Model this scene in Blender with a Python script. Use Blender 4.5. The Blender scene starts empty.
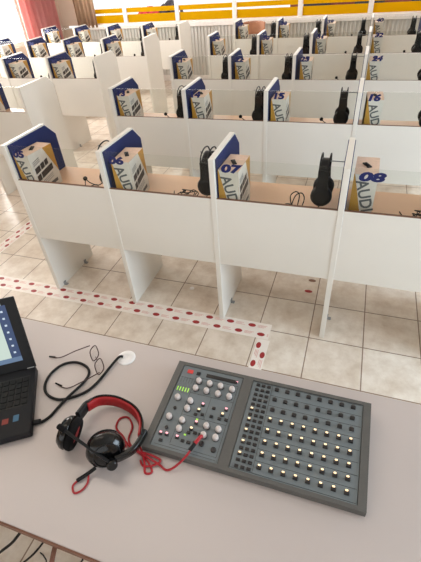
import bpy, bmesh, math, random
from mathutils import Vector, Matrix, Euler
random.seed(7)
SC = bpy.context.scene
COL = SC.collection
PI = math.pi

# ------------------------------------------------------------------ materials
def mat(name, col, rough=.5, metal=0., spec=.5, emit=None, es=1., noise=None, coat=0., bump=None):
    m = bpy.data.materials.new(name); m.use_nodes = True
    nt = m.node_tree; b = nt.nodes['Principled BSDF']
    b.inputs['Base Color'].default_value = (*col, 1)
    b.inputs['Roughness'].default_value = rough
    b.inputs['Metallic'].default_value = metal
    b.inputs['Specular IOR Level'].default_value = spec
    b.inputs['Coat Weight'].default_value = coat
    b.inputs['Coat Roughness'].default_value = .12
    if emit:
        b.inputs['Emission Color'].default_value = (*emit, 1)
        b.inputs['Emission Strength'].default_value = es
    tc = nt.nodes.new('ShaderNodeTexCoord')
    if noise is None: noise = (20., .04)
    sc, amt = noise
    n = nt.nodes.new('ShaderNodeTexNoise'); n.inputs['Scale'].default_value = sc; n.inputs['Detail'].default_value = 3
    nt.links.new(tc.outputs['Object'], n.inputs['Vector'])
    r = nt.nodes.new('ShaderNodeValToRGB')
    r.color_ramp.elements[0].position = .3; r.color_ramp.elements[1].position = .7
    r.color_ramp.elements[0].color = (*[max(0, c*(1-amt)) for c in col], 1)
    r.color_ramp.elements[1].color = (*[min(1, c*(1+amt)) for c in col], 1)
    nt.links.new(n.outputs['Fac'], r.inputs['Fac'])
    nt.links.new(r.outputs['Color'], b.inputs['Base Color'])
    if bump:
        bp = nt.nodes.new('ShaderNodeBump'); bp.inputs['Strength'].default_value = bump[1]; bp.inputs['Distance'].default_value = .002
        n2 = nt.nodes.new('ShaderNodeTexNoise'); n2.inputs['Scale'].default_value = bump[0]
        nt.links.new(tc.outputs['Object'], n2.inputs['Vector'])
        nt.links.new(n2.outputs['Fac'], bp.inputs['Height']); nt.links.new(bp.outputs['Normal'], b.inputs['Normal'])
    return m

def srgb(r, g, b):
    f = lambda c: ((c/255+.055)/1.055)**2.4 if c > 10 else c/255/12.92
    return (f(r), f(g), f(b))

def glass_mat(name, tint, refl=.5):
    m = bpy.data.materials.new(name); m.use_nodes = True
    nt = m.node_tree; nt.nodes.clear()
    o = nt.nodes.new('ShaderNodeOutputMaterial'); mx = nt.nodes.new('ShaderNodeMixShader')
    t = nt.nodes.new('ShaderNodeBsdfTransparent'); t.inputs['Color'].default_value = (*tint, 1)
    g = nt.nodes.new('ShaderNodeBsdfGlossy'); g.inputs['Roughness'].default_value = .03
    fr = nt.nodes.new('ShaderNodeFresnel'); fr.inputs['IOR'].default_value = 1.45
    mu = nt.nodes.new('ShaderNodeMath'); mu.operation = 'MULTIPLY'; mu.inputs[1].default_value = refl
    geo = nt.nodes.new('ShaderNodeNewGeometry'); inv = nt.nodes.new('ShaderNodeMath'); inv.operation = 'SUBTRACT'; inv.inputs[0].default_value = 1
    m2 = nt.nodes.new('ShaderNodeMath'); m2.operation = 'MULTIPLY'
    nt.links.new(geo.outputs['Backfacing'], inv.inputs[1]); nt.links.new(fr.outputs[0], mu.inputs[0])
    nt.links.new(mu.outputs[0], m2.inputs[0]); nt.links.new(inv.outputs[0], m2.inputs[1]); nt.links.new(m2.outputs[0], mx.inputs[0])
    nt.links.new(t.outputs[0], mx.inputs[1]); nt.links.new(g.outputs[0], mx.inputs[2]); nt.links.new(mx.outputs[0], o.inputs[0])
    return m

def translucent_mat(name, col, f=.6, transp=0.):
    m = bpy.data.materials.new(name); m.use_nodes = True
    nt = m.node_tree; nt.nodes.clear()
    o = nt.nodes.new('ShaderNodeOutputMaterial'); mx = nt.nodes.new('ShaderNodeMixShader')
    d = nt.nodes.new('ShaderNodeBsdfDiffuse'); d.inputs['Color'].default_value = (*col, 1)
    t = nt.nodes.new('ShaderNodeBsdfTranslucent'); t.inputs['Color'].default_value = (*col, 1)
    mx.inputs[0].default_value = f
    nt.links.new(d.outputs[0], mx.inputs[1]); nt.links.new(t.outputs[0], mx.inputs[2]); nt.links.new(mx.outputs[0], o.inputs[0])
    return m

def tile_mat():
    m = bpy.data.materials.new('floor_tile'); m.use_nodes = True
    nt = m.node_tree; b = nt.nodes['Principled BSDF']; N = nt.nodes.new; L = nt.links.new
    tc = N('ShaderNodeTexCoord'); mp = N('ShaderNodeMapping')
    mp.inputs['Location'].default_value = (-2.094, .02, 0)
    L(tc.outputs['Object'], mp.inputs['Vector'])
    br = N('ShaderNodeTexBrick'); br.offset = 0; br.squash = 1
    br.inputs['Scale'].default_value = 1; br.inputs['Brick Width'].default_value = .305; br.inputs['Row Height'].default_value = .305
    br.inputs['Mortar Size'].default_value = .0035; br.inputs['Mortar Smooth'].default_value = .2; br.inputs['Bias'].default_value = 0
    br.inputs['Color1'].default_value = (*srgb(240, 231, 219), 1); br.inputs['Color2'].default_value = (*srgb(233, 221, 207), 1)
    br.inputs['Mortar'].default_value = (*srgb(150, 128, 110), 1)
    L(mp.outputs[0], br.inputs['Vector'])
    n = N('ShaderNodeTexNoise'); n.inputs['Scale'].default_value = 7; n.inputs['Detail'].default_value = 6; n.inputs['Roughness'].default_value = .65
    L(tc.outputs['Object'], n.inputs['Vector'])
    r = N('ShaderNodeValToRGB'); r.color_ramp.elements[0].position = .3; r.color_ramp.elements[1].position = .62
    r.color_ramp.elements[0].color = (.66, .58, .50, 1); r.color_ramp.elements[1].color = (1, 1, 1, 1)
    L(n.outputs['Fac'], r.inputs['Fac'])
    mx = N('ShaderNodeMixRGB'); mx.blend_type = 'MULTIPLY'; mx.inputs[0].default_value = .8
    L(br.outputs['Color'], mx.inputs[1]); L(r.outputs['Color'], mx.inputs[2]); L(mx.outputs[0], b.inputs['Base Color'])
    b.inputs['Roughness'].default_value = .28
    bp = N('ShaderNodeBump'); bp.inputs['Strength'].default_value = .4; bp.inputs['Distance'].default_value = .002; bp.invert = True
    L(br.outputs['Fac'], bp.inputs['Height']); L(bp.outputs['Normal'], b.inputs['Normal'])
    return m

M = {}
M['white'] = mat('white_laminate', srgb(229, 225, 217), .35, noise=(3, .015))
M['core'] = mat('chipboard_core', srgb(128, 92, 74), .7, noise=(300, .25))
M['desk'] = mat('booth_desktop', srgb(238, 196, 162), .35, noise=(4, .02))
M['pad'] = mat('blue_pad', srgb(11, 33, 92), .75, noise=(400, .12), bump=(800, .3))
M['num'] = mat('blue_vinyl', srgb(8, 24, 92), .4)
M['steel'] = mat('steel', srgb(150, 150, 150), .4, .3)
M['glass'] = glass_mat('booth_glass', (.962, .97, .955), .7)
M['wglass'] = glass_mat('window_glass', (.97, .97, .97), .5)
M['tile'] = tile_mat()
M['wall'] = mat('cream_wall', srgb(222, 204, 186), .7, noise=(2, .02))
M['ceil'] = mat('ceiling_paint', srgb(196, 190, 182), .8)
M['rib'] = mat('ribbed_panel', srgb(212, 210, 205), .45, noise=(5, .03))
M['frame'] = mat('window_frame_white', srgb(244, 240, 236), .35)
M['film'] = translucent_mat('amber_film', srgb(212, 176, 24), .62)
M['pink'] = translucent_mat('pink_curtain', srgb(236, 172, 168), .2)
M['beige'] = translucent_mat('beige_curtain', srgb(196, 170, 146), .45)
M['gold'] = mat('carton_gold', srgb(200, 150, 60), .45)
M['cwhite'] = mat('carton_white', srgb(226, 222, 214), .4)
M['ctop'] = mat('carton_kraft', srgb(230, 200, 178), .6, noise=(60, .06))
M['cink'] = mat('carton_ink', srgb(42, 36, 36), .45, noise=(120, .5))
M['ctext'] = mat('carton_grey_text', srgb(92, 96, 98), .5)
M['black'] = mat('black_plastic', srgb(17, 17, 19), .45, spec=.3)
M['gloss'] = mat('glossy_black', srgb(8, 8, 9), .16, spec=.45)
M['rubber'] = mat('black_rubber', srgb(20, 18, 18), .6, spec=.3)
M['foam'] = mat('black_foam', srgb(20, 19, 20), .95, spec=.2, noise=(200, .3))
M['red'] = mat('red_pad', srgb(160, 16, 22), .5, noise=(150, .1))
M['redcord'] = mat('red_cord', srgb(168, 18, 32), .4)
M['table'] = mat('table_laminate', srgb(199, 188, 184), .36, spec=1.2, noise=(2, .012))
M['edge'] = mat('brown_edge_band', srgb(118, 78, 58), .5, noise=(30, .1))
M['case'] = mat('console_case', srgb(92, 91, 88), .5, noise=(200, .06))
M['panel'] = mat('console_panel', srgb(118, 127, 131), .45, noise=(30, .03))
M['ink'] = mat('panel_line', srgb(44, 50, 54), .5)
M['recess'] = mat('console_recess', srgb(40, 40, 40), .6)
M['knob'] = mat('knob_white', srgb(210, 200, 196), .3)
M['key'] = mat('console_key', srgb(38, 34, 34), .4)
M['lit'] = mat('warm_lamp', (1., .8, .5), .3, emit=(1., .72, .42), es=1.1)
M['pinklit'] = mat('pink_lamp', (1., .5, .55), .3, emit=(1., .4, .48), es=.9)
M['green'] = mat('green_meter', (.4, .8, .1), .3, emit=(.5, .95, .1), es=.45)
M['redisp'] = mat('red_display', (.3, .02, .02), .3, emit=(1, .1, .08), es=.3)
M['puck'] = mat('white_grommet', srgb(242, 240, 238), .3)
M['bronze'] = mat('glasses_metal', srgb(70, 44, 38), .35, .3)
M['lens'] = glass_mat('lens_glass', (.97, .97, .97), .8)
M['tape'] = mat('white_tape', srgb(246, 238, 230), .4, noise=(12, .05))
M['oval'] = mat('tape_red', srgb(160, 38, 40), .5)
M['pale'] = mat('tape_pale_red', srgb(222, 168, 158), .5)
M['wood'] = mat('chair_wood', srgb(190, 132, 102), .5, noise=(8, .2))
M['screen_bg'] = mat('screen_pale', (0, 0, 0), .3, emit=srgb(200, 216, 206), es=.95)
M['screen_blue'] = mat('screen_blue', (0, 0, 0), .3, emit=srgb(46, 66, 104), es=1.)
M['screen_bar'] = mat('screen_bar', (0, 0, 0), .3, emit=srgb(92, 116, 146), es=1.)
M['screen_icon'] = mat('screen_icon', (0, 0, 0), .3, emit=srgb(200, 214, 228), es=1.)
M['lapdeck'] = mat('laptop_deck', srgb(18, 19, 25), .5, spec=.3, noise=(60, .05))
M['stick_red'] = mat('sticker_red', srgb(140, 54, 46), .5)
M['stick_blue'] = mat('sticker_blue', srgb(66, 110, 140), .5)
M['lamp'] = mat('ceiling_lamp', (1, 1, 1), .5, emit=(1., .87, .74), es=4.2)
M['ground'] = mat('outside_ground', srgb(238, 236, 230), .9, noise=(1, .1))
M['brick'] = mat('outside_wall', srgb(122, 62, 44), .9, noise=(3, .3))
M['redbush'] = mat('red_blossom', srgb(205, 60, 60), .9, noise=(6, .4))
M['darkbush'] = mat('dark_leaves', srgb(70, 62, 66), .9, noise=(6, .4))
M['brownplug'] = mat('brown_cord', srgb(120, 76, 56), .5)

# ------------------------------------------------------------------ mesh helpers
def add_box(bm, c, s, mi=0, rot=None, bev=0.):
    r = bmesh.ops.create_cube(bm, size=1)
    vs = r['verts']; mtx = Matrix.Translation(Vector(c)) @ (rot.to_4x4() if rot else Matrix()) @ Matrix.Diagonal((*s, 1))
    bmesh.ops.transform(bm, matrix=mtx, verts=vs)
    fs = list({f for v in vs for f in v.link_faces})
    for f in fs: f.material_index = mi
    if bev:
        es = list({e for v in vs for e in v.link_edges})
        rb = bmesh.ops.bevel(bm, geom=es, offset=bev, segments=2, affect='EDGES', profile=.5)
        for f in rb['faces']: f.material_index = mi
    return fs

def add_poly(bm, pts, mi=0):
    f = bm.faces.new([bm.verts.new(Vector(p)) for p in pts]); f.material_index = mi
    return f

def add_prism(bm, poly, d0, d1, axis='x', mi=0):
    """poly: 2-D points; extruded along axis."""
    def P(p, d):
        a, b = p
        return {'x': (d, a, b), 'y': (a, d, b), 'z': (a, b, d)}[axis]
    A = [bm.verts.new(P(p, d0)) for p in poly]; B = [bm.verts.new(P(p, d1)) for p in poly]
    n = len(poly); fs = [bm.faces.new(A[::-1]), bm.faces.new(B)]
    for i in range(n): fs.append(bm.faces.new((A[i], A[(i+1) % n], B[(i+1) % n], B[i])))
    for f in fs: f.material_index = mi
    bmesh.ops.recalc_face_normals(bm, faces=fs)
    return fs

def add_lathe(bm, prof, c=(0, 0, 0), axis=(0, 0, 1), seg=20, mi=0, sx=1., sy=1.):
    """prof: list of (radius, height) along axis."""
    q = Vector((0, 0, 1)).rotation_difference(Vector(axis).normalized()).to_matrix()
    rings = []
    for r, h in prof:
        ring = []
        for k in range(seg):
            a = 2*PI*k/seg
            ring.append(bm.verts.new(Vector(c) + q @ Vector((r*sx*math.cos(a), r*sy*math.sin(a), h))))
        rings.append(ring)
    fs = []
    for i in range(len(rings)-1):
        for k in range(seg):
            fs.append(bm.faces.new((rings[i][k], rings[i][(k+1) % seg], rings[i+1][(k+1) % seg], rings[i+1][k])))
    fs.append(bm.faces.new(rings[0][::-1])); fs.append(bm.faces.new(rings[-1]))
    for f in fs: f.material_index = mi; f.smooth = True
    fs[-1].smooth = fs[-2].smooth = False
    return fs

def smooth_path(pts, n=6, closed=False):
    P = [Vector(p) for p in pts]; out = []; m = len(P)
    g = (lambda i: P[i % m]) if closed else (lambda i: P[max(0, min(m-1, i))])
    for i in range(m if closed else m-1):
        a, b, c, d = g(i-1), g(i), g(i+1), g(i+2)
        for k in range(n):
            t = k/n
            out.append(.5*((2*b)+(c-a)*t+(2*a-5*b+4*c-d)*t*t+(3*b-a-3*c+d)*t**3))
    if not closed: out.append(P[-1])
    return out

def add_tube(bm, pts, r, seg=8, mi=0, n=6, closed=False, r1=None):
    P = smooth_path(pts, n, closed); m = len(P); rings = []; up = Vector((.13, .21, 1)).normalized()
    for i, p in enumerate(P):
        a = P[(i-1) % m] if (closed or i) else P[0]; b = P[(i+1) % m] if (closed or i < m-1) else P[-1]
        t = (b-a).normalized(); s = t.cross(up)
        if s.length < .05: s = t.cross(Vector((1, 0, 0)))
        s.normalize(); u = s.cross(t)
        rr = r if r1 is None else r+(r1-r)*i/(m-1)
        rings.append([bm.verts.new(p+rr*(math.cos(2*PI*k/seg)*s+math.sin(2*PI*k/seg)*u)) for k in range(seg)])
    for i in range(m if closed else m-1):
        for k in range(seg):
            f = bm.faces.new((rings[i][k], rings[i][(k+1) % seg], rings[(i+1) % m][(k+1) % seg], rings[(i+1) % m][k])); f.material_index = mi; f.smooth = True
    if not closed:
        for q in (rings[0][::-1], rings[-1]): bm.faces.new(q).material_index = mi
    
def add_sweep(bm, pts, w, h, up=(0, 0, 1), mi=0, n=6, off=0.):
    """flat strap: thickness w across the path, height h along up, shifted by off across."""
    P = smooth_path(pts, n); m = len(P); U = Vector(up).normalized(); rings = []
    for i, p in enumerate(P):
        t = (P[min(m-1, i+1)]-P[max(0, i-1)]).normalized(); s = t.cross(U).normalized(); u = s.cross(t).normalized()
        c = p+s*off
        rings.append([bm.verts.new(c+s*a*w/2+u*b*h/2) for a, b in ((-1, -.8), (-.6, -1), (.6, -1), (1, -.8), (1, .8), (.6, 1), (-.6, 1), (-1, .8))])
    k8 = 8
    for i in range(m-1):
        for k in range(k8):
            f = bm.faces.new((rings[i][k], rings[i][(k+1) % k8], rings[i+1][(k+1) % k8], rings[i+1][k])); f.material_index = mi; f.smooth = True
    for q in (rings[0][::-1], rings[-1]): bm.faces.new(q).material_index = mi

def text_into(bm, s, size, mtx, mi=0, bold=.0, shear=0., sx=1., ext=.0004):
    cu = bpy.data.curves.new('t', 'FONT'); cu.body = s; cu.size = size; cu.offset = bold; cu.shear = shear; cu.extrude = ext; cu.resolution_u = 3
    o = bpy.data.objects.new('t', cu); COL.objects.link(o)
    dg = bpy.context.evaluated_depsgraph_get(); me = bpy.data.meshes.new_from_object(o.evaluated_get(dg))
    bpy.data.objects.remove(o); bpy.data.curves.remove(cu)
    xs = [v.co.x for v in me.vertices]; ys = [v.co.y for v in me.vertices]
    cx, cy = (min(xs)+max(xs))/2, (min(ys)+max(ys))/2
    n0 = len(bm.verts); f0 = len(bm.faces)
    bm.from_mesh(me); bpy.data.meshes.remove(me)
    bm.verts.ensure_lookup_table(); bm.faces.ensure_lookup_table()
    T = mtx @ Matrix.Diagonal((sx, 1, 1, 1)) @ Matrix.Translation((-cx, -cy, 0))
    for v in bm.verts[n0:]: v.co = T @ v.co
    for f in bm.faces[f0:]: f.material_index = mi

def obj(name, bm, mats, parent=None, label=None, loc=None):
    me = bpy.data.meshes.new(name); bm.normal_update(); bm.to_mesh(me); bm.free()
    for m in (mats if isinstance(mats, (list, tuple)) else [mats]): me.materials.append(M[m])
    o = bpy.data.objects.new(name, me); COL.objects.link(o)
    if parent: o.parent = parent
    if label: o['label'] = label
    if loc: o.location = loc
    return o

def thing(name, label, cat, loc=(0, 0, 0), rz=0., group=None):
    o = bpy.data.objects.new(name, None); o.empty_display_size = .05; COL.objects.link(o)
    o.location = loc; o.rotation_euler = (0, 0, rz); o['label'] = label; o['category'] = cat
    if group: o['group'] = group
    return o

def tag(o, label, cat, group=None):
    o['label'] = label; o['category'] = cat
    if group: o['group'] = group
    return o

def struct(name, bm, mats, parent=None):
    o = obj(name, bm, mats, parent)
    if not parent: o['kind'] = 'structure'
    return o

def copy_tree(o, parent=None):
    c = o.copy(); COL.objects.link(c)
    if parent: c.parent = parent
    for ch in list(o.children): copy_tree(ch, c)
    return c

B = bmesh.new
def bx(*a, **k):
    bm = B(); add_box(bm, *a, **k); return bm

# ------------------------------------------------------------------ setting
WX, WY, H = -3.8, 6.0, 3.0
struct('floor', bx(((WX+4.6)/2, 1.2, -.05), (4.6-WX+.4, 10., .1)), 'tile')
struct('ceiling', bx(((WX+4.6)/2, 1.2, H+.05), (4.6-WX+.4, 10., .1)), 'ceil')
# back wall: below the sill, above the windows, and the corner pier
SILL, HEAD = .95, 2.5
bm = B()
add_box(bm, ((WX+4.8)/2, WY+.1, SILL/2-.03), (4.8-WX, .2, SILL-.06))
add_box(bm, ((WX+4.8)/2, WY+.1, (HEAD+H)/2), (4.8-WX, .2, H-HEAD))
add_box(bm, (WX+.18, WY+.1, (SILL+HEAD)/2), (.36, .2, HEAD-SILL))
struct('wall_back', bm, 'wall')
# ribbed wainscot below the sill
bm = B(); add_box(bm, ((WX+.36+4.8)/2, WY-.004, (.1+SILL-.07)/2), (4.8-WX-.36, .006, SILL-.17)); x = WX+.40
while x < 4.78:
    add_prism(bm, [(x-.016, WY-.006), (x+.016, WY-.006), (x+.010, WY-.022), (x-.010, WY-.022)], .1, SILL-.07, 'z'); x += .062
struct('trim_1', bm, 'rib')
struct('baseboard_back', bx(((WX+4.8)/2, WY-.012, .05), (4.8-WX, .024, .1)), 'frame')
struct('trim_2', bx(((WX+.36+4.8)/2, WY+.04, SILL-.035), (4.8-WX-.36, .2, .07), bev=.006), 'frame')
struct('trim_3', bx((-.15, WY-.05, .45), (.06, .05, .9), bev=.004), 'wood')
mull = [WX+.4, -2.43, -1.40, -.356, .738, 1.808, 2.9, 4.0, 4.75]
for i in range(len(mull)-1):
    a, b = mull[i], mull[i+1]
    bm = B(); w = .075
    add_box(bm, (a, WY+.07, (SILL+HEAD)/2), (w, .07, HEAD-SILL), bev=.006)
    if i == len(mull)-2: add_box(bm, (b, WY+.07, (SILL+HEAD)/2), (w, .07, HEAD-SILL), bev=.006)
    add_box(bm, ((a+b)/2, WY+.07, HEAD-.03), (b-a-w, .06, .06)); add_box(bm, ((a+b)/2, WY+.07, SILL+.006), (b-a-w, .06, .012))
    win = struct('window_%d' % (i+1), bm, 'frame')
    obj('pane', bx(((a+b)/2, WY+.075, (SILL+HEAD)/2), (b-a-w, .006, HEAD-SILL-.02)), 'wglass', win)
    f = obj('window_film', bx(((a+b)/2, WY+.066, 1.022), (b-a-w, .002, .126)), 'film', win, 'amber privacy film band')
    f = obj('window_film', bx(((a+b)/2, WY+.066, 1.150), (b-a-w, .002, .07)), 'film', win, 'amber privacy film band')
# left wall with its wide window
bm = B(); wy0, wy1, ws = 1.0, 4.98, .82
add_box(bm, (WX-.1, 1.2, ws/2), (.2, 10, ws)); add_box(bm, (WX-.1, 1.2, (HEAD+H)/2), (.2, 10, H-HEAD))
add_box(bm, (WX-.1, (wy1+6.2)/2, (ws+HEAD)/2), (.2, 6.2-wy1, HEAD-ws)); add_box(bm, (WX-.1, (-3.8+wy0)/2, (ws+HEAD)/2), (.2, wy0+3.8, HEAD-ws))
struct('wall_left', bm, 'wall')
bm = B()
for y in (wy0+.03, 2.32, 3.65, wy1-.03): add_box(bm, (WX-.08, y, (ws+HEAD)/2), (.06, .06, HEAD-ws), bev=.006)
for z in (ws+.03, HEAD-.03): add_box(bm, (WX-.08, (wy0+wy1)/2, z), (.058, wy1-wy0-.06, .06))
win = struct('window_%d' % len(mull), bm, 'frame')
obj('pane', bx((WX-.08, (wy0+wy1)/2, (ws+HEAD)/2), (.006, wy1-wy0-.1, HEAD-ws-.1)), 'wglass', win)

bm = B(); ry0, ry1 = -1.7, .5  # unseen glazed opening, added and shaped to let low light reach the dividers
add_box(bm, (4.85, 1.2, (2.6+H)/2), (.1, 10, H-2.6))
add_box(bm, (4.85, (-3.8+ry0)/2, 1.3), (.1, ry0+3.8, 2.6)); add_box(bm, (4.85, (ry1+6.2)/2, 1.3), (.1, 6.2-ry1, 2.6))
struct('wall_right', bm, 'wall')
bm = B()
for k in range(5): add_box(bm, (4.85, ry0+(ry1-ry0)*k/4, 1.3), (.07, .07, 2.6), bev=.006)
for z in (.05, 2.57): add_box(bm, (4.85, (ry0+ry1)/2, z), (.068, ry1-ry0, .06))
win = struct('door_1', bm, 'frame')
obj('pane', bx((4.85, (ry0+ry1)/2, 1.31), (.006, ry1-ry0, 2.46)), 'wglass', win, 'glazed door pane')
bm = B(); fx0, fx1 = -2.6, 4.2
add_box(bm, ((WX+4.6)/2, -3.75, .45), (4.6-WX+.4, .1, .9)); add_box(bm, ((WX+4.6)/2, -3.75, (2.6+H)/2), (4.6-WX+.4, .1, H-2.6))
add_box(bm, ((WX-.2+fx0)/2, -3.75, 1.75), (fx0-WX+.2, .1, 1.7)); add_box(bm, ((fx1+4.8)/2, -3.75, 1.75), (4.8-fx1, .1, 1.7))
struct('wall_front', bm, 'wall')
bm = B()
for k in range(6): add_box(bm, (fx0+(fx1-fx0)*k/5, -3.75, 1.75), (.07, .07, 1.7), bev=.006)
for z in (.93, 2.57): add_box(bm, ((fx0+fx1)/2, -3.75, z), (fx1-fx0, .068, .06))
win = struct('window_%d' % (len(mull)+1), bm, 'frame')
obj('pane', bx(((fx0+fx1)/2, -3.75, 1.75), (fx1-fx0, .006, 1.6)), 'wglass', win)


def curtain(name, p0, p1, z0, z1, folds, amp, m, label):
    bm = B(); p0 = Vector(p0); p1 = Vector(p1); d = p1-p0; nrm = Vector((-d.y, d.x, 0)).normalized(); n = folds*10
    rows = []
    for zi in range(7):
        z = z0+(z1-z0)*zi/6
        rows.append([bm.verts.new((*(p0+d*k/n+nrm*amp*(math.sin(2*PI*folds*k/n+.3*math.sin(zi*1.3))+.35*math.sin(2*PI*folds*.47*k/n+zi*.2)))[:2], z)) for k in range(n+1)])
    for a, b in zip(rows, rows[1:]):
        for k in range(n): bm.faces.new((a[k], a[k+1], b[k+1], b[k])).smooth = True
    bmesh.ops.solidify(bm, geom=bm.faces[:], thickness=.003)
    return tag(obj(name, bm, m), label, 'curtain')
curtain('curtain', (WX+.09, 4.86, 0), (WX+.09, 5.82, 0), .05, 2.7, 7, .035, 'pink', 'pink pleated curtain hanging beside the bright left-hand window')
curtain('curtain', (WX+.40, WY-.07, 0), (-2.98, WY-.07, 0), .92, 2.7, 5, .025, 'beige', 'beige brown curtain hanging at the corner end of the back windows')

# ceiling lamps
lamp0 = None
for k, (x, y) in enumerate([(-.6, -.95), (.6, -.75), (-.7, .7), (-2.3, 3.8), (-.3, 3.8), (1.4, 4.2)]):
    if lamp0 is None:
        t = lamp0 = thing('ceiling_light', '', 'ceiling light', group='ceiling lights')
        bm = B()
        for s in (-1, 1):
            add_box(bm, (s*.61, 0, -.03), (.02, .34, .06)); add_box(bm, (0, s*.16, -.03), (1.24, .02, .06))
        obj('frame', bm, 'frame', t); obj('diffuser', bx((0, 0, -.03), (1.2, .3, .03)), 'lamp', t)
    else: t = copy_tree(lamp0)
    t.location = (x, y, H); t['label'] = 'long white ceiling light panel fixed to the ceiling'

# outside
o = struct('ground', bx((-2, 26, -.35), (60, 39.4, .1)), 'ground')
bm = B(); add_box(bm, (4.2, 13, 1.6), (9.5, .4, 4.0))
for k in range(6): add_box(bm, (.2+k*1.5, 12.78, .75), (.8, .06, 1.1), 1); add_box(bm, (.2+k*1.5, 12.78, 2.4), (.8, .06, 1.0), 1)
tag(obj('building', bm, ['brick', 'recess']), 'red brown building seen outside the back windows on the right', 'building')
def bush(c, r, m, label):
    bm = B()
    for k in range(14):
        p = Vector((random.uniform(-1, 1), random.uniform(-.6, .6), random.uniform(-.5, .7)))*r*.6
        q = bmesh.ops.create_icosphere(bm, subdivisions=2, radius=r*random.uniform(.35, .5)); bmesh.ops.translate(bm, verts=q['verts'], vec=p)
    for v in bm.verts: v.co += Vector([random.uniform(-.04, .04) for _ in range(3)])*r
    add_tube(bm, [(0, 0, -c[2]-.3), (0, 0, 0)], .06, mi=0)
    tag(obj('shrub', bm, m, loc=c), label, 'shrub')
bush((-5.4, 13, .25), .55, 'redbush', 'red flowering shrub seen outside the back windows')
bush((-4.5, 13, .35), .5, 'darkbush', 'dark leafless-looking shrub outside, right of the red one')

# ------------------------------------------------------------------ carrel benches
W, ZT, ZD, ZM, DZ, DEP, YP, ZB = .62, 1.053, .846, .441, .745, .444, .368, .978
ROWY = [0, 1.205, 2.41, 3.605, 4.81]; TH = .028
prof = [(0, 0), (DEP, 0), (DEP, ZB), (YP, ZT+.004), (0, ZT)]
def make_bench(first_number, name_label):
    t = thing('carrel_bench', name_label, 'study carrels', group='rows of study carrels')
    dm = pm = bm_ = None
    for i in range(5):
        x = i*W
        if i == 0:
            bm = B(); add_prism(bm, prof, -TH/2, TH/2)
            bmesh.ops.bevel(bm, geom=bm.edges[:], offset=.0015, segments=1, affect='EDGES')
            d = obj('divider', bm, 'white', t); dmesh = d.data
        else:
            d = bpy.data.objects.new('divider', dmesh); COL.objects.link(d); d.parent = t
        d.location = (x, 0, 0)
        for s in ((1,) if i == 0 else (-1,) if i == 4 else (1, -1)):
            bm = B(); pp = [(.022, DZ+.002), (DEP-.004, DZ+.002), (DEP-.004, ZB-.006), (YP-.004, ZT-.006), (.022, ZT-.008)]
            add_prism(bm, pp, s*TH/2, s*(TH/2+.004)); obj('divider_pad', bm, 'pad', d, 'blue fabric pad')
        for y in ((.06, .33) if i == 0 else () if i == 1 else (.17,)):
            bm = B(); s = -1 if i == 4 else 1
            add_box(bm, (s*(TH/2+.012), y, .004), (.024, .024, .006), bev=.002); add_box(bm, (s*(TH/2+.003), y, .015), (.006, .024, .03), bev=.002)
            obj('floor_bracket', bm, 'steel', d, 'grey metal floor bracket')
        if i:
            bm = B(); add_tube(bm, [(-TH/2-.002, .2, 1.0), (-.06, .2, 1.0), (-.118, .2, 1.001), (-.124, .2, 1.01)], .0028); obj('headset_hook', bm, 'steel', d, 'grey metal hook')
    for i in range(4):
        x = i*W+W/2; w = W-TH-.001
        bm = B(); fs = add_box(bm, (x, .012, (ZM+ZD)/2), (w, .018, ZD-ZM))
        for f in fs:
            if f.normal.z > .5 or (sum(v.co.z for v in f.verts)/4 > ZD-.001): f.material_index = 1
        obj('front_panel', bm, ['white', 'core'], t)
        obj('desktop', bx((x, (DEP+.022)/2, DZ-.011), (w, DEP-.024, .022), bev=.002), 'desk', t, 'beige desktop')
        g = obj('glass_pane', bx((x, .012, (ZD+ZT)/2), (w, .005, ZT-ZD)), 'glass', t, 'clear glass pane with a number sticker')
        bm = B(); mtx = Matrix.Translation((i*W+{5: .087, 6: .094, 7: .1, 8: .107}.get(first_number+i, .094), .0085, {5: 1.006, 6: 1.011, 7: 1.01}.get(first_number+i, 1.019))) @ Matrix.Rotation(PI/2, 4, 'X')
        text_into(bm, '%02d' % (first_number+i), .054, mtx, bold=.003, shear=.16, sx={5: 1.4, 6: 1.6, 7: 1.7, 8: 1.9}.get(first_number+i, 1.5))
        obj('number_sticker', bm, 'num', g, 'blue number %02d' % (first_number+i))
    return t
LX = -.88-4*W-.0
ROW = ['front row', 'second row', 'third row', 'fourth row', 'last row by the back windows']
benches = []
for r in range(5):
    b = make_bench(5+8*r, 'white carrel bench numbered %02d to %02d, %s of right block' % (5+8*r, 8+8*r, ROW[r]))
    b.location = (0, ROWY[r]-(.05 if r == 4 else 0), 0)
    if r:
        b = make_bench(1+8*r, 'white carrel bench left of the aisle, %s' % ROW[r])
        b.location = (LX, ROWY[r], 0)

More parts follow.
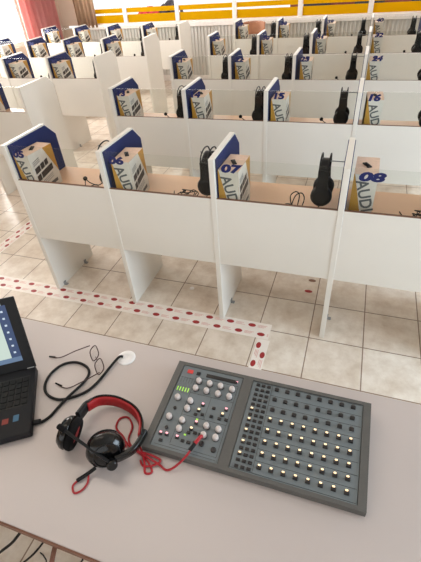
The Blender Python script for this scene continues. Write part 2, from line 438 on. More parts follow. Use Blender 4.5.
# ------------------------------------------------------------------ headset cartons
def make_carton():
    t = thing('headset_box', '', 'box', group='headset cartons in the carrels')
    w, d, h = .104, .205, .245; e = .0006
    bm = B(); add_box(bm, (w/2, d/2, h/2), (w, d, h), 0)
    for f in bm.faces:
        n = f.normal if f.normal.length else Vector((0, 0, 0)); f.normal_update(); n = f.normal
        f.material_index = 1 if n.z > .5 else 0
    # front print: white slanted band on gold, with the lettering running down it
    add_poly(bm, [(0.004, -e, h), (w, -e, h), (w, -e, 0), (w*.62, -e, 0)], 2)
    # right face print
    add_poly(bm, [(w+e, 0, h), (w+e, 0, 0), (w+e, d, 0), (w+e, d, h*.3), (w+e, d*.62, h)], 2)
    def quad(y0, z0, y1, z1, mi, sl=.12):
        add_poly(bm, [(w+2*e, y0, z0+sl*y0), (w+2*e, y1, z0+sl*y1), (w+2*e, y1, z1+sl*y1), (w+2*e, y0, z1+sl*y0)], mi)
    for y0, y1 in ((.022, .066), (.071, .104), (.109, .138)): quad(y0, .118, y1, .152, 3, .22)
    for y0, y1 in ((.022, .056), (.061, .165)): quad(y0, .07, y1, .106, 3, .22)
    for z in (.187, .177, .167): quad(.02, z, .078, z+.004, 4, .22)
    for z in (.052, .042, .03): quad(.03, z, .15, z+.003, 4, .22)
    quad(.02, .004, .07, .018, 4, .1); quad(.11, .006, .175, .026, 4, .1)
    obj('carton', bm, ['gold', 'ctop', 'cwhite', 'cink', 'ctext'], t)
    bm = B()
    m = Matrix.Translation((w*.66, -.0012, h*.47)) @ Matrix.Rotation(PI/2, 4, 'X') @ Matrix.Rotation(math.radians(-73), 4, 'Z')
    text_into(bm, 'AUDIO', .075, m, bold=.0016, sx=.92, ext=.0003)
    obj('printed_lettering', bm, 'ctext', t, 'grey lettering running down the front')
    bm = B(); add_box(bm, (w*.48, d*.5, h+.003), (.022, .055, .006), 0, Matrix.Rotation(.5, 3, 'Z'), bev=.002); add_box(bm, (w*.48, d*.5, h+.008), (.01, .03, .006), 0, Matrix.Rotation(.5, 3, 'Z'), bev=.002)
    obj('carry_tab', bm, 'black', t, 'black carry tab on top')
    return t

def make_headset(boom, coil, seed):
    rnd = random.Random(seed)
    t = thing('headset', '', 'headset', group='black headsets hung in the carrels')
    # origin: on the desktop under the cups; cups face along Y, headband over the hook at z=.255
    for s in (-1, 1):
        bm = B(); add_lathe(bm, [(.03, .026), (.046, .022), (.052, .008), (.052, -.004), (.046, -.012)], (0, s*.058, .098), (0, s, .0), 20)
        c = obj('ear_cup', bm, 'black', t)
        bm = B(); add_lathe(bm, [(.044, 0), (.05, -.004), (.05, -.016), (.042, -.022), (.025, -.022)], (0, s*.046, .098), (0, s, 0), 20); obj('ear_cushion', bm, 'foam', c)
        bm = B(); add_prism(bm, [(-.03, .12), (.03, .12), (.024, .19), (.024, .235), (-.024, .235), (-.024, .19)], s*.073, s*.081, 'y'); obj('yoke', bm, 'black', t)
    for q in (-.02, .02):
        bm = B(); add_tube(bm, [(q, -.078, .2), (q, -.076, .24), (q, -.05, .272), (q, 0, .283), (q, .05, .272), (q, .076, .24), (q, .078, .2)], .0036); obj('band_wire', bm, 'black', t)
    bm = B(); add_sweep(bm, [(0, -.077, .225), (0, -.045, .25), (0, 0, .2625), (0, .045, .25), (0, .077, .225)], .04, .004, mi=0)
    obj('headband', bm, 'black', t)
    if boom:
        bm = B(); add_tube(bm, [(-.03, -.076, .075), (-.06, -.09, .06), (-.10, -.1, .075), (-.125, -.1, .095)], .003)
        b = obj('mic_boom', bm, 'black', t)
        bm = B(); add_lathe(bm, [(.004, -.012), (.011, -.008), (.0135, 0), (.011, .008), (.004, .012)], (-.13, -.1, .1), (-.6, 0, .8), 12); obj('microphone', bm, 'foam', b)
    if coil:
        bm = B(); cx, cy = -.13, -.02
        pts = [(0, -.058, .05), (-.02, -.06, .012), (-.06, -.03, .004)]
        for k in range(22):
            a = k*.75+rnd.random(); rr = .025+.022*rnd.random()
            pts.append((cx+rr*1.4*math.cos(a)+.012*rnd.uniform(-1, 1), cy+rr*math.sin(a), .005+.028*rnd.random()*coil))
        pts += [(cx-.08, cy-.03, .004), (cx-.11, cy+.05, .004)]
        add_tube(bm, pts, .0026, 6, n=4)
        obj('cable', bm, 'rubber', t)
    else:
        bm = B(); add_tube(bm, [(0, -.058, .05), (-.03, -.07, .006), (-.09, -.05, .004), (-.15, .02, .004), (-.2, -.02, .004), (-.26, .06, .004)], .0026, 6)
        obj('cable', bm, 'rubber', t)
    return t
def make_loop_headset():
    t = make_headset(False, 0, 3)
    for ch in list(t.children):
        if ch.name.startswith('cable'): bpy.data.objects.remove(ch)
    bm = B()
    add_tube(bm, [(0, -.06, .05), (-.03, -.07, .012), (-.08, -.07, .006), (-.11, -.07, .02), (-.105, -.06, .09), (-.125, -.055, .108), (-.15, -.06, .08), (-.13, -.075, .02), (-.10, -.07, .01),
                  (-.08, -.06, .07), (-.095, -.05, .10), (-.125, -.055, .085), (-.14, -.07, .03), (-.12, -.075, .008), (-.16, -.08, .005), (-.19, -.075, .006), (-.175, -.05, .03), (-.14, -.05, .03), (-.11, -.06, .01), (-.06, -.09, .005), (-.03, -.05, .004)], .0028, 6)
    obj('cable', bm, 'rubber', t)
    return t
PLACE = ['front row', 'second row', 'third row', 'fourth row', 'last row']
SEATL = ['farthest from the aisle', 'third from the aisle', 'second from the aisle', 'beside the aisle']
carton0 = make_carton(); used = False
variants = [make_headset(True, 0, 1), make_headset(True, .8, 2), make_headset(False, 1., 4), make_loop_headset()]
vused = [False]*4
rot_fix = {(0, 0): (-.006, -.012, -.06), (0, 1): (.006, -.012, .09), (0, 2): (-.004, -.016, -.03), (0, 3): (.006, .05, -.02), (1, 0): (0, .0, .0), (1, 1): (.008, 0, .03), (1, 2): (.006, -.01, .0)}
boomv = {(0, 0): 0, (0, 1): 2, (0, 2): 3, (0, 3): 2, (1, 0): 0, (1, 1): 1, (1, 2): 0, (1, 3): 2, (2, 2): 0, (3, 3): 0}
SKIP_BOX = {9, 10, 11, 17, 18}; SKIP_HS = {9, 10, 11, 17, 18, 25, 26, 33}   # cells the photo does not show
for r in range(5):
    for side in (1, 0):
        if r == 0 and side == 0: continue
        for i in range(4):
            num = 5+8*r+i if side else 1+8*r+i
            x0 = (0 if side else LX)+i*W
            if num not in SKIP_BOX:
                c = carton0 if not used else copy_tree(carton0); used = True
                dx, dy, rz = rot_fix.get((r, i), (random.uniform(0, .02), random.uniform(-.01, .02), random.uniform(-.05, .08))) if side else (random.uniform(0, .02), random.uniform(-.01, .02), random.uniform(-.05, .08))
                c.location = (x0+TH/2+.012+dx, .045+ROWY[r]+dy-(.05 if side and r == 4 else 0), DZ); c.rotation_euler = (0, 0, rz)
                if rz > 0: c.location.x += (.19*math.sin(rz) if (r, i) != (0, 1) or not side else .012)
                c['label'] = ('white and gold headset carton behind the glass numbered %02d' % num) if side else ('white and gold headset carton in the left block, %s, carrel %s' % (PLACE[r], SEATL[i]))
            if num not in SKIP_HS:
                v = boomv.get((r, i), random.choice([0, 1, 2, 2])) if side else random.choice([0, 1, 2])
                h = variants[v] if not vused[v] else copy_tree(variants[v]); vused[v] = True
                h.location = (x0+W-(.105 if side and i > 1 else .082 if (r, i) != (0, 0) else .07) - (.06 if num == 16 else 0), .2+ROWY[r]-(.05 if side and r == 4 else 0), DZ); h.rotation_euler = (0, 0, 0)
                h['label'] = ('black headset hung on the divider behind the glass numbered %02d' % num) if side else ('black headset hung in the left block, %s, carrel %s' % (PLACE[r], SEATL[i]))

# wooden chair behind the last row
t = thing('wooden_chair', 'brown wooden chair with a curved backrest behind the glass numbered 37', 'chair', (.09, 5.42, 0), 0)
obj('seat', bx((0, 0, .44), (.4, .38, .025), bev=.01), 'wood', t)
for sx_ in (-1, 1):
    bm = B(); add_tube(bm, [(sx_*.17, -.15, 0), (sx_*.165, -.15, .43)], .016); obj('leg', bm, 'wood', t)
    bm = B(); add_tube(bm, [(sx_*.17, .17, 0), (sx_*.165, .17, .43), (sx_*.16, .2, .86)], .016); obj('leg', bm, 'wood', t)
bm = B(); add_sweep(bm, [(-.17, .17, .86), (-.1, .205, .87), (0, .215, .875), (.1, .205, .87), (.17, .17, .86)], .02, .18); obj('backrest', bm, 'wood', t)

# ------------------------------------------------------------------ floor tape and marks
def tape(p0, p1, w, rows, label, phase=0.):
    p0 = Vector(p0); p1 = Vector(p1); L = (p1-p0).length; d = (p1-p0)/L; n = Vector((-d.y, d.x))
    bm = B()
    def P(a, b, z): q = p0+d*a+n*b; return (q.x, q.y, z)
    sl = [P(0, -w/2, .0005), P(L, -w/2, .0005), P(L, w/2, .0005), P(0, w/2, .0005)]
    bot = [bm.verts.new(p) for p in sl]; top = [bm.verts.new((p[0], p[1], .0012)) for p in sl]
    bm.faces.new(bot[::-1]); bm.faces.new(top)
    for i in range(4): bm.faces.new((bot[i], bot[(i+1) % 4], top[(i+1) % 4], top[i]))
    step = .14; k = 0; a = .05+phase
    while a < L-.03:
        for rr in range(rows):
            b = 0 if rows == 1 else (-w/4 if rr == 0 else w/4); aa = a+(step/2 if rr else 0)
            if aa > L-.03: continue
            add_poly(bm, [P(aa+.024*math.cos(q), b+.0145*math.sin(q), .0016) for q in [2*PI*j/16 for j in range(16)]], 1)
            for j, db in enumerate((-.008, .0, .008)):
                s0, s1 = aa+.036, min(L-.004, aa+.036+.04+.02*((j*7+k) % 3)/2)
                if s1 > s0: add_poly(bm, [P(s0, b+db-.0016, .0015), P(s1, b+db-.0016, .0015), P(s1, b+db+.0016, .0015), P(s0, b+db+.0016, .0015)], 2)
        a += step; k += 1
    return tag(obj('floor_tape', bm, ['tape', 'oval', 'pale']), label, 'tape', 'white floor tape printed with red ovals')
tape((-1.2, -.036), (1.56, -.036), .128, 2, 'long white floor tape with red ovals running along the front row')
tape((1.535, -.105), (1.535, -.62), .075, 2, 'short white floor tape running from the long tape under the table', .0)
tape((-.83, .04), (-.84, 1.05), .105, 2, 'white floor tape running back beside the first divider at the left', .02)
# red marker stuck on the tiles
for (x, y, c, lab) in [(1.73, .40, 'oval', 'small red sticker on the tiles under carrel 07'), (1.74, .52, 'core', 'small dark scrap on the tiles under carrel 07')]:
    bm = B(); add_lathe(bm, [(.02, 0), (.02, .0015)], (0, 0, 0), seg=10, sx=1.3, sy=.7); tag(obj('floor_sticker' if c == 'oval' else 'scrap', bm, c, loc=(x, y, .0006)), lab, 'sticker' if c == 'oval' else 'scrap')

bm = B(); add_lathe(bm, [(.017, 0), (.0165, .003), (.008, .0042)], seg=16); tag(obj('bottle_cap', bm, 'puck', loc=(.948, .238, .0)), 'small round white cap lying on the tiles beneath the carrel bench numbered 06', 'cap')  # small white disc lying flat on the tiles
# ------------------------------------------------------------------ teacher's table
TZ = .76
t = thing('teacher_table', 'long pale laminate table with a brown edge band in the foreground', 'table', (1.45, -1.225, 0))
obj('tabletop', bx((0, 0, TZ-.0125), (3.7, .618, .025), bev=.002), 'table', t)
bm = B(); add_box(bm, (0, -.311, TZ-.0115), (3.704, .004, .022))
obj('edge_band', bm, 'edge', t, 'brown edge band')
for s in (-1, 1): obj('side_panel', bx((s*1.8, 0, (TZ-.025)/2), (.025, .56, TZ-.025), bev=.002), 'white', t)
obj('modesty_panel', bx((0, .26, .47), (3.575, .018, .528)), 'white', t)

# cables hanging under the table's near edge
bm = B(); add_tube(bm, [(1.24, -1.49, .731), (1.215, -1.55, .70), (1.155, -1.585, .63), (1.13, -1.60, .5), (1.14, -1.55, .25), (1.1, -1.4, .005), (.8, -1.35, .005)], .0036)
tag(obj('power_cable', bm, 'rubber'), 'black cable drooping below the near edge of the table at the left', 'cable')
bm = B(); add_tube(bm, [(1.31, -1.49, .731), (1.285, -1.55, .70), (1.23, -1.585, .64), (1.16, -1.61, .55), (1.08, -1.55, .25), (.95, -1.45, .004), (.6, -1.4, .004)], .0026)
tag(obj('power_cable', bm, 'rubber'), 'thin black cable trailing below the table, right of the thicker one', 'cable')
bm = B(); add_tube(bm, [(1.325, -1.50, .729), (1.34, -1.57, .70), (1.35, -1.64, .62), (1.36, -1.6, .4), (1.3, -1.45, .1), (1.2, -1.4, .007), (1.0, -1.3, .007)], .006)
tag(obj('power_cable', bm, 'brownplug'), 'brown cable drooping below the table edge near the picture corner', 'cable')

# grommet
bm = B(); add_lathe(bm, [(.031, 0), (.031, .002), (.028, .0045), (.012, .005), (.008, .003)], (0, 0, 0), seg=28)
tag(obj('cable_grommet', bm, 'puck', loc=(1.248, -.988, TZ)), 'round white cable grommet on the table with the black cable in it', 'grommet')
z = TZ+.0045
bm = B(); add_tube(bm, [(1.085, -1.297, z+.006), (1.115, -1.281, z), (1.132, -1.257, z), (1.138, -1.222, z), (1.150, -1.178, z+.004), (1.163, -1.12, z), (1.160, -1.082, z), (1.135, -1.06, z), (1.091, -1.054, z), (1.052, -1.075, z), (1.036, -1.12, z), (1.047, -1.166, z), (1.078, -1.192, z), (1.122, -1.197, z), (1.161, -1.178, z+.001), (1.193, -1.144, z), (1.208, -1.101, z), (1.217, -1.04, z+.002), (1.228, -1.0, z+.007), (1.238, -.991, z+.003)], .0044, 8)
c = tag(obj('laptop_cable', bm, 'rubber'), 'black cable looped on the table from the laptop to the white grommet', 'cable')
bm = B(); add_tube(bm, [(1.085, -1.297, z+.006), (1.118, -1.278, z+.003)], .0075, 10); obj('plug', bm, 'black', c)

# ------------------------------------------------------------------ laptop
LA = math.atan2(.56, .83)
hx, hy = .985, -1.118
t = thing('laptop', 'black open laptop at the left end of the table', 'laptop', (hx, hy, TZ), LA)
lw, ld = .375, .248
obj('base', bx((-lw/2, -ld/2, .014), (lw, ld, .024), bev=.004), 'lapdeck', t)
bm = B()
for sx_ in (-1, 1):
    for sy_ in (-1, 1): add_lathe(bm, [(.008, 0), (.008, .003)], (-lw/2+sx_*.16, -ld/2+sy_*.1, 0), seg=10)
obj('foot', bm, 'rubber', t)
kb = obj('keyboard_well', bx((-lw/2, -.09, .0262), (.345, .115, .0008)), 'recess', t)
km = None
for rr in range(5):
    for k in range(17):
        if km is None:
            o = obj('key', bx((0, 0, 0), (.0165, .0175, .003), bev=.0008), 'black', kb); km = o.data
        else:
            o = bpy.data.objects.new('key', km); COL.objects.link(o); o.parent = kb
        o.location = (-lw/2-.1615+k*.0202, -.09-.044+rr*.0215, .028)
obj('touchpad', bx((-lw/2-.02, -.2, .0262), (.1, .06, .0008)), 'black', t)
obj('sticker', bx((-.075, -.19, .0264), (.018, .018, .0006)), 'stick_red', t, 'small red sticker')
obj('sticker', bx((-.045, -.187, .0264), (.016, .022, .0006)), 'stick_blue', t, 'small blue sticker')
tl = math.radians(23)
def lidpt(x, h, d): return (x, h*math.sin(tl)+d*math.cos(tl), .026+h*math.cos(tl)-d*math.sin(tl))
R_l = Matrix.Rotation(-tl, 3, 'X')
lid = obj('screen_lid', bx(lidpt(-lw/2, .122, .004), (lw, .009, .25), rot=R_l, bev=.003), 'black', t)
sc = B()
def lid_quad(x0, h0, x1, h1, mi, d): add_poly(sc, [lidpt(x0, h0, d), lidpt(x1, h0, d), lidpt(x1, h1, d), lidpt(x0, h1, d)], mi)
sx0, sx1, sh0, sh1 = -lw+.03, -.032, .032, .226
lid_quad(sx0, sh0, sx1, sh1, 1, -.0008)
lid_quad(sx0, sh0+.016, sx1-.03, sh1-.012, 0, -.0011)
lid_quad(sx0, sh0, sx1, sh0+.016, 2, -.0011)
for k in range(8): lid_quad(sx1-.019, sh0+.03+k*.0235, sx1-.012, sh0+.036+k*.0235, 3, -.0012)
obj('display', sc, ['screen_bg', 'screen_blue', 'screen_bar', 'screen_icon'], lid, 'lit display')
bm = B(); add_tube(bm, [(-.028, .002, .024), (-.006, .002, .024)], .004); obj('hinge', bm, 'steel', t)
bm = B(); add_tube(bm, [(-lw+.028, .002, .024), (-lw+.006, .002, .024)], .004); obj('hinge', bm, 'steel', t)

# ------------------------------------------------------------------ eyeglasses
t = thing('eyeglasses', 'thin bronze-framed eyeglasses lying open on the table by the laptop', 'eyeglasses', (1.15, -1.03, TZ))
hA, hB = Vector((1.113, -.991, .786)), Vector((1.207, -1.083, .786)); org = Vector((1.15, -1.03, TZ))
ax = (hB-hA).normalized(); Lg = (hB-hA).length
for k in range(2):
    c = hA+ax*(Lg*(.25 if k == 0 else .75)) + Vector((.004, .003, -.008)); pts = []
    for j in range(16):
        a = 2*PI*j/16; ca, sa = math.cos(a), math.sin(a)
        pts.append(c+ax*(.0285*math.copysign(abs(ca)**.6, ca))+Vector((.011, .009, .0135))*math.copysign(abs(sa)**.7, sa)-org)
    bm = B(); add_tube(bm, pts, .0017, 6, n=2, closed=True); rim = obj('rim', bm, 'bronze', t)
    bm = B(); add_poly(bm, pts); 
    bmesh.ops.solidify(bm, geom=bm.faces[:], thickness=.0015); obj('lens', bm, 'lens', rim, 'clear lens')
bm = B(); mid = (hA+hB)/2+Vector((.004, .003, -.003))-org; add_tube(bm, [mid-ax*.01, mid+Vector((0, 0, .004)), mid+ax*.01], .0012, 6); obj('bridge', bm, 'bronze', t)
for tipset in ([hA, (1.069, -1.019, .776), (1.024, -1.050, .7635), (.984, -1.056, .7635)], [hB, (1.165, -1.122, .774), (1.122, -1.153, .7635), (1.074, -1.146, .7635)]):
    P = [Vector(p)-org for p in tipset]
    bm = B(); add_tube(bm, P, .0018, 6); tm = obj('temple', bm, 'bronze', t)
    bm = B(); add_tube(bm, [P[2]*.55+P[3]*.45, P[2]*.2+P[3]*.8, P[3]], .0026, 8); obj('temple_tip', bm, 'rubber', tm, 'black temple tip')

# ------------------------------------------------------------------ red and black headset on the table
t = thing('gaming_headset', 'black and red headset with a boom microphone lying on the table', 'headset', (1.34, -1.27, TZ)); org = Vector((1.34, -1.27, TZ))
V = lambda *p: Vector(p)-org
arc = [V(1.243, -1.252, .806), V(1.243, -1.212, .800), V(1.262, -1.180, .793), V(1.30, -1.163, .786), V(1.345, -1.164, .783), V(1.390, -1.180, .785), V(1.425, -1.212, .790), V(1.444, -1.254, .797), V(1.440, -1.292, .802)]
bm = B(); add_sweep(bm, arc[1:-1], .005, .036, up=(0, .25, 1)); obj('headband', bm, 'gloss', t)
bm = B(); add_sweep(bm, arc[1:-1], .008, .030, up=(0, .25, 1), off=.0068); obj('headband_pad', bm, 'red', t, 'red padding inside the headband')
bm = B(); add_sweep(bm, [arc[0], arc[1]*.6+arc[0]*.4, arc[1], arc[1]*.75+arc[2]*.25], .015, .034, up=(0, .1, 1)); obj('slider', bm, 'black', t)
bm = B(); add_sweep(bm, [arc[-2]+Vector((.001, .02, 0)), arc[-2], arc[-1], V(1.42, -1.318, .803), V(1.405, -1.332, .806)], .013, .026, up=(.1, 0, 1)); obj('slider', bm, 'gloss', t)
# left cup standing on its rim, cushion facing the other cup
nL = Vector((-.80, -.12, .22)).normalized(); cL = V(1.247, -1.302, .8075)
bm = B(); add_lathe(bm, [(.012, .026), (.034, .022), (.044, .010), (.046, 0), (.042, -.004)], cL, nL, 26); cup = obj('ear_cup', bm, 'gloss', t)
bm = B(); add_lathe(bm, [(.040, -.003), (.045, -.007), (.0455, -.016), (.041, -.023), (.030, -.025), (.024, -.019)], cL, nL, 26); cs = obj('ear_cushion', bm, 'foam', cup)
bm = B(); add_lathe(bm, [(.024, -.0188), (.024, -.0195)], cL, nL, 20); obj('speaker_cloth', bm, 'red', cs, 'red speaker cloth')
# right cup lying back, glossy outer shell up
nR = Vector((.62, -.66, .30)).normalized(); cR = V(1.372, -1.317, .812)
bm = B(); add_lathe(bm, [(.012, .030), (.032, .026), (.046, .015), (.051, .003), (.049, -.008)], cR, nR, 30); cup = obj('ear_cup', bm, 'gloss', t)
bm = B(); add_lathe(bm, [(.045, -.006), (.048, -.010), (.047, -.019), (.040, -.025), (.026, -.022)], cR, nR, 26); obj('ear_cushion', bm, 'foam', cup)
q = Vector((0, 0, 1)).rotation_difference(nR).to_matrix()
bm = B(); add_tube(bm, [cR+q @ Vector((.034*math.cos(a), .034*math.sin(a), .0256)) for a in [2*PI*j/20 for j in range(20)]], .0014, 6, n=2, closed=True); obj('cup_ring', bm, 'black', cup)
pv = V(1.409, -1.349, .812)
bm = B(); add_lathe(bm, [(.014, -.012), (.014, .006), (.011, .010)], pv, nR, 20); piv = obj('boom_pivot', bm, 'gloss', t)
bm = B(); add_tube(bm, [pv+Vector((0, 0, .006)), V(1.37, -1.345, .838), V(1.31, -1.333, .854), V(1.262, -1.322, .861)], .0042, 8); bo = obj('mic_boom', bm, 'black', t)
bm = B(); add_tube(bm, [V(1.266, -1.323, .861), V(1.255, -1.32, .862), V(1.243, -1.317, .862)], .0078, 10); obj('microphone', bm, 'foam', bo)
bm = B(); add_tube(bm, [V(1.356, -1.358, .780), V(1.340, -1.374, .771), V(1.320, -1.396, .766)], .005, 10); obj('cable_sleeve', bm, 'rubber', t)
bm = B(); add_sweep(bm, [V(1.322, -1.394, .7645), V(1.316, -1.410, .7635), V(1.330, -1.424, .7635), V(1.345, -1.412, .7635), V(1.349, -1.392, .764), V(1.342, -1.375, .766)], .005, .0022); obj('cable_loop', bm, 'redcord', t, 'red flat cable loop')
zc = TZ+.0032
bm = B()
add_tube(bm, [V(1.405, -1.28, .775), V(1.38, -1.252, zc), V(1.345, -1.232, zc), V(1.340, -1.203, zc), V(1.362, -1.192, zc), V(1.388, -1.215, zc), V(1.395, -1.252, zc), V(1.418, -1.272, zc), V(1.452, -1.284, zc), V(1.478, -1.297, zc), V(1.498, -1.318, zc), V(1.482, -1.325, zc), V(1.468, -1.300, zc+.003), V(1.445, -1.272, zc+.003),
              V(1.43, -1.262, zc), V(1.44, -1.278, zc+.005), V(1.475, -1.288, zc+.006), V(1.51, -1.296, zc+.003), V(1.535, -1.302, zc), V(1.560, -1.288, .779), V(1.580, -1.262, .796), V(1.588, -1.235, .801)], .003, 8, n=5)
cb = obj('cable', bm, 'redcord', t, 'red cable')
bm = B(); add_tube(bm, [V(1.39, -1.262, zc+.004), V(1.43, -1.280, zc+.006), V(1.468, -1.279, zc+.006), V(1.508, -1.284, zc+.004), V(1.498, -1.300, zc+.003), V(1.47, -1.31, zc), V(1.455, -1.298, zc)], .003, 8); obj('cable', bm, 'redcord', t, 'red cable')
bm = B(); add_tube(bm, [V(1.583, -1.252, .800), V(1.590, -1.232, .803)], .0055, 10); obj('cable_relief', bm, 'rubber', cb)
bm = B(); add_tube(bm, [V(1.590, -1.232, .803), V(1.5975, -1.215, .806), V(1.601, -1.207, .803)], .0052, 10); obj('plug', bm, 'redcord', cb, 'red plug')

# ------------------------------------------------------------------ control console
CX, CY, CW, CD = 1.4462, -1.2686, .577, .2864
zf, zb_ = .783, .803; sl = math.atan2(zb_-zf, CD); Rc = Matrix.Rotation(sl, 3, 'X')
t = thing('control_console', 'grey language lab control console with rows of lit buttons on the table', 'control console', (CX, CY, TZ))
def S(x, y, h=0.):  # a point on the sloping face, h above it
    return Vector((x, y*math.cos(sl)-h*math.sin(sl), zf-TZ+y*math.sin(sl)+h*math.cos(sl)))
DL = CD/math.cos(sl)
def onface(bm, x, y, h, s, mi=0, bev=0.): add_box(bm, S(x, y, h), s, mi, Rc, bev)
# casing: wedge with two recessed windows left open for the panels
bm = B()
add_prism(bm, [(0, .001), (CD, .001), (CD, zb_-TZ-.006), (0, zf-TZ-.006)], 0, CW, 'x')
xs = [0, .020, .214, .243, .557, CW]; y0, y1 = .010, .2765
for a, b in ((xs[0], xs[1]), (xs[2], xs[3]), (xs[4], xs[5])): onface(bm, (a+b)/2, DL/2, -.003, (b-a, DL, .0062))
for a, b in ((xs[1], xs[2]), (xs[3], xs[4])):
    onface(bm, (a+b)/2, y0/2, -.003, (b-a, y0, .0062)); onface(bm, (a+b)/2, (y1+DL)/2, -.003, (b-a, DL-y1, .0062))
obj('casing', bm, 'case', t)
def panel(x0, x1, lines):
    bm = B(); onface(bm, (x0+x1)/2, (y0+y1)/2, -.0045, (x1-x0, y1-y0, .002), 0)
    for (ax_, ay, bx_, by) in lines:
        dx, dy = abs(bx_-ax_), abs(by-ay)
        onface(bm, (ax_+bx_)/2, (ay+by)/2, -.0034, (max(dx, .0009), max(dy, .0009), .0006), 1)
    return obj('panel', bm, ['panel', 'ink'], t)
# left panel and its controls
panel(.022, .212, [(.072, .03, .072, .245), (.139, .12, .139, .19), (.072, .19, .205, .19), (.072, .118, .205, .118), (.03, .018, .205, .018), (.072, .026, .205, .026), (.205, .026, .205, .245), (.026, .235, .068, .235), (.072, .245, .205, .245)])
knob_xy = [(.0861, .2306), (.1210, .2300), (.1553, .2300), (.191, .2285), (.0847, .2045), (.1192, .204), (.1552, .2034), (.1896, .2033), (.0435, .1622), (.0844, .1607), (.0836, .1358), (.0426, .0989), (.083, .0975), (.083, .0724), (.1541, .1), (.1894, .099), (.1547, .0731), (.1885, .0747)]
k0 = None
for x, y in knob_xy:
    if k0 is None:
        bm = B(); add_lathe(bm, [(.0088, 0), (.0084, .010), (.007, .0145), (.0035, .0158)], (0, 0, 0), (0, 0, 1), 16); k0 = o = obj('knob', bm, 'knob', t); sk = obj('knob_skirt', (lambda b: (add_lathe(b, [(.0096, 0), (.0096, .002)], seg=16), b)[1])(B()), 'key', o, 'dark skirt')
    else: o = copy_tree(k0)
    o.location = S(x, y, -.0034); o.rotation_euler = (sl, 0, 0)
for x, y in [(.047, .1299), (.0463, .0682), (.1925, .0427), (.1565, .050)]:
    bm = B(); add_lathe(bm, [(.0075 if x > .1 else .0048, 0), (.0075 if x > .1 else .0048, .004), (.004, .0045)], seg=16); o = obj('jack_socket', bm, 'key', t, 'black jack socket'); o.location = S(x, y, -.0034); o.rotation_euler = (sl, 0, 0)
def flat(name, x, y, sx_, sy_, m, h=.003, label=None, parent=None):
    bm = B(); onface(bm, x, y, -.0034+h/2, (sx_, sy_, h), 0, min(sx_, sy_, h)*.2); return obj(name, bm, m, parent or t, label)
flat('indicator_display', .048, .258, .018, .012, 'redisp', label='red lit display')
flat('display_window', .075, .257, .012, .011, 'key'); flat('display_window', .150, .2575, .098, .011, 'key', label='long dark display strip'); flat('indicator_lamp', .197, .2595, .007, .004, 'pinklit')
for k in range(5):
    x = .030+k*.0085
    b = flat('level_meter', x, .200, .0045, .034, 'panel', .001)
    bm = B(); onface(bm, x, .194, -.0022, (.0028, .014, .0006)); obj('meter_lamps', bm, 'green', b, 'green lit bar')
    bm = B(); onface(bm, x, .2275, -.0031, (.0006, .02, .0006)); obj('meter_scale', bm, 'ink', b)
for x, y, m in [(.123, .1587, 'pinklit'), (.1169, .1392, 'lit'), (.1122, .126, None), (.1313, .1304, None), (.1922, .1614, 'pinklit'), (.1864, .144, 'lit'), (.1814, .131, None), (.2008, .1324, None), (.1569, .1574, None), (.1578, .1314, None), (.1227, .1016, 'pinklit'), (.1155, .0807, 'lit'), (.1115, .070, None), (.1292, .0734, None), (.1372, .0474, None),
                (.0372, .0469, 'pinklit'), (.0548, .0481, 'pinklit'), (.0449, .0292, None), (.086, .048, 'pinklit'), (.1039, .0437, None), (.1207, .0434, None), (.1439, .073, None)]:
    o = flat('function_key', x, y, .010, .0075, 'key', .005)
    if m: bm = B(); onface(bm, x, y+.0035, .0022, (.0066, .0046, .004), 0, .001); obj('key_lamp', bm, m, o, 'lit lamp')
flat('green_lamp', .1215, .113, .006, .004, 'green'); flat('green_lamp', .104, .062, .006, .004, 'green')
# right panel: eight rows of eight buttons and the narrow key columns
lines = [(.3035, .014, .3035, .2725)]
for r in range(9): lines.append((.247, .0145+r*.0325, .553, .0145+r*.0325)) if r in (0, 8) else lines.append((.3035, .0145+r*.0325, .553, .0145+r*.0325))
panel(.2445, .5555, lines)
pb = sk0 = None
for r in range(8):
    y = .0325+r*.0330
    for k in range(8):
        x = .3178+k*.0304
        o = flat('push_button', x, y-.001, .0125, .0095, 'key', .006)
        if r < 5: bm = B(); onface(bm, x-.0004, y+.0038, .0030, (.0066, .004, .0036), 0, .001); obj('button_lamp', bm, 'lit', o, 'warm lit lamp')
        else: bm = B(); onface(bm, x, y+.0045, .001, (.0075, .003, .003), 0, .0006); obj('button_lamp', bm, 'case', o, 'unlit lamp')
for r in range(16):
    y = .0205+r*.01635
    for k in range(3):
        x = .2613+k*.0161
        o = flat('selector_key', x, y, .0108, .0078, 'key', .004)
        if k == 0 and r in (2, 4, 6, 8, 10): bm = B(); onface(bm, x, y+.003, .0014, (.0068, .0036, .0036), 0, .0008); obj('key_lamp', bm, 'lit', o, 'warm lit lamp')

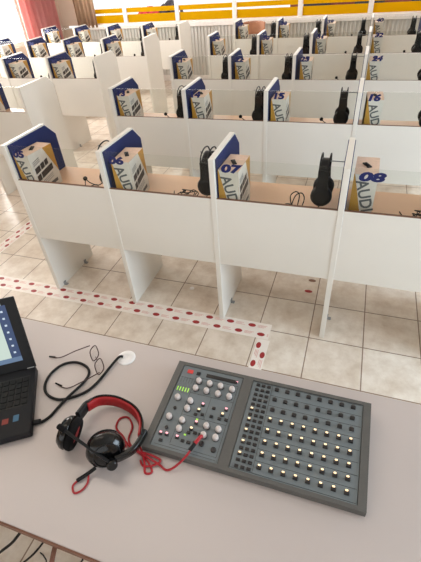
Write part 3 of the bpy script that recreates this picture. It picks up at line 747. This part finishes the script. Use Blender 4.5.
# ------------------------------------------------------------------ light
w = bpy.data.worlds.new('World'); SC.world = w; w.use_nodes = True
bg = w.node_tree.nodes['Background']; bg.inputs['Color'].default_value = (.96, .98, 1., 1); bg.inputs['Strength'].default_value = 1.45
def area(name, loc, rot, sx_, sy_, e, col):
    l = bpy.data.lights.new(name, 'AREA'); l.shape = 'RECTANGLE'; l.size = sx_; l.size_y = sy_; l.energy = e; l.color = col
    o = bpy.data.objects.new(name, l); COL.objects.link(o); o.location = loc; o.rotation_euler = rot; return o
area('window_daylight_left', (WX-.3, 3.0, 1.7), (0, -PI/2, 0), 1.7, 4.0, 290, (1, .98, .96))
area('window_daylight_front', (.8, -4.0, 1.8), (PI/2, 0, 0), 6.6, 1.6, 2, (1, .95, .89))
area('window_daylight_right', (5.15, -.6, 1.2), (0, PI/2, 0), 2.2, 2.2, 165, (.68, .85, 1))  # cool side light behind the added right-hand opening
area('window_daylight_back', (.6, WY+.4, 1.75), (-PI/2, 0, 0), 7.5, 1.4, 85, (1, .97, .92))

# ------------------------------------------------------------------ camera (a phone held above the table)
cam = bpy.data.cameras.new('Camera'); co = bpy.data.objects.new('Camera', cam); COL.objects.link(co); SC.camera = co
PITCH, YAW, ROLL, F = 0.6794, -.3776, -.087, 399.47
cp, sp = math.cos(PITCH), math.sin(PITCH)
fw = Vector((math.sin(YAW)*cp, math.cos(YAW)*cp, -sp)); rt = Vector((math.cos(YAW), -math.sin(YAW), 0)); up = rt.cross(fw)
c, s = math.cos(ROLL), math.sin(ROLL); r2 = c*rt+s*up; u2 = -s*rt+c*up
m = Matrix((r2, u2, -fw)).transposed().to_4x4(); m.translation = (1.8674, -1.7177, 1.7949); co.matrix_world = m
cam.sensor_fit = 'VERTICAL'; cam.sensor_height = 36; cam.lens = F/562*36; cam.clip_start = .02; cam.clip_end = 200

SC.view_settings.view_transform = 'Standard'; SC.view_settings.look = 'None'; SC.view_settings.exposure = .08; SC.view_settings.gamma = 1
SC.view_settings.use_curve_mapping = False
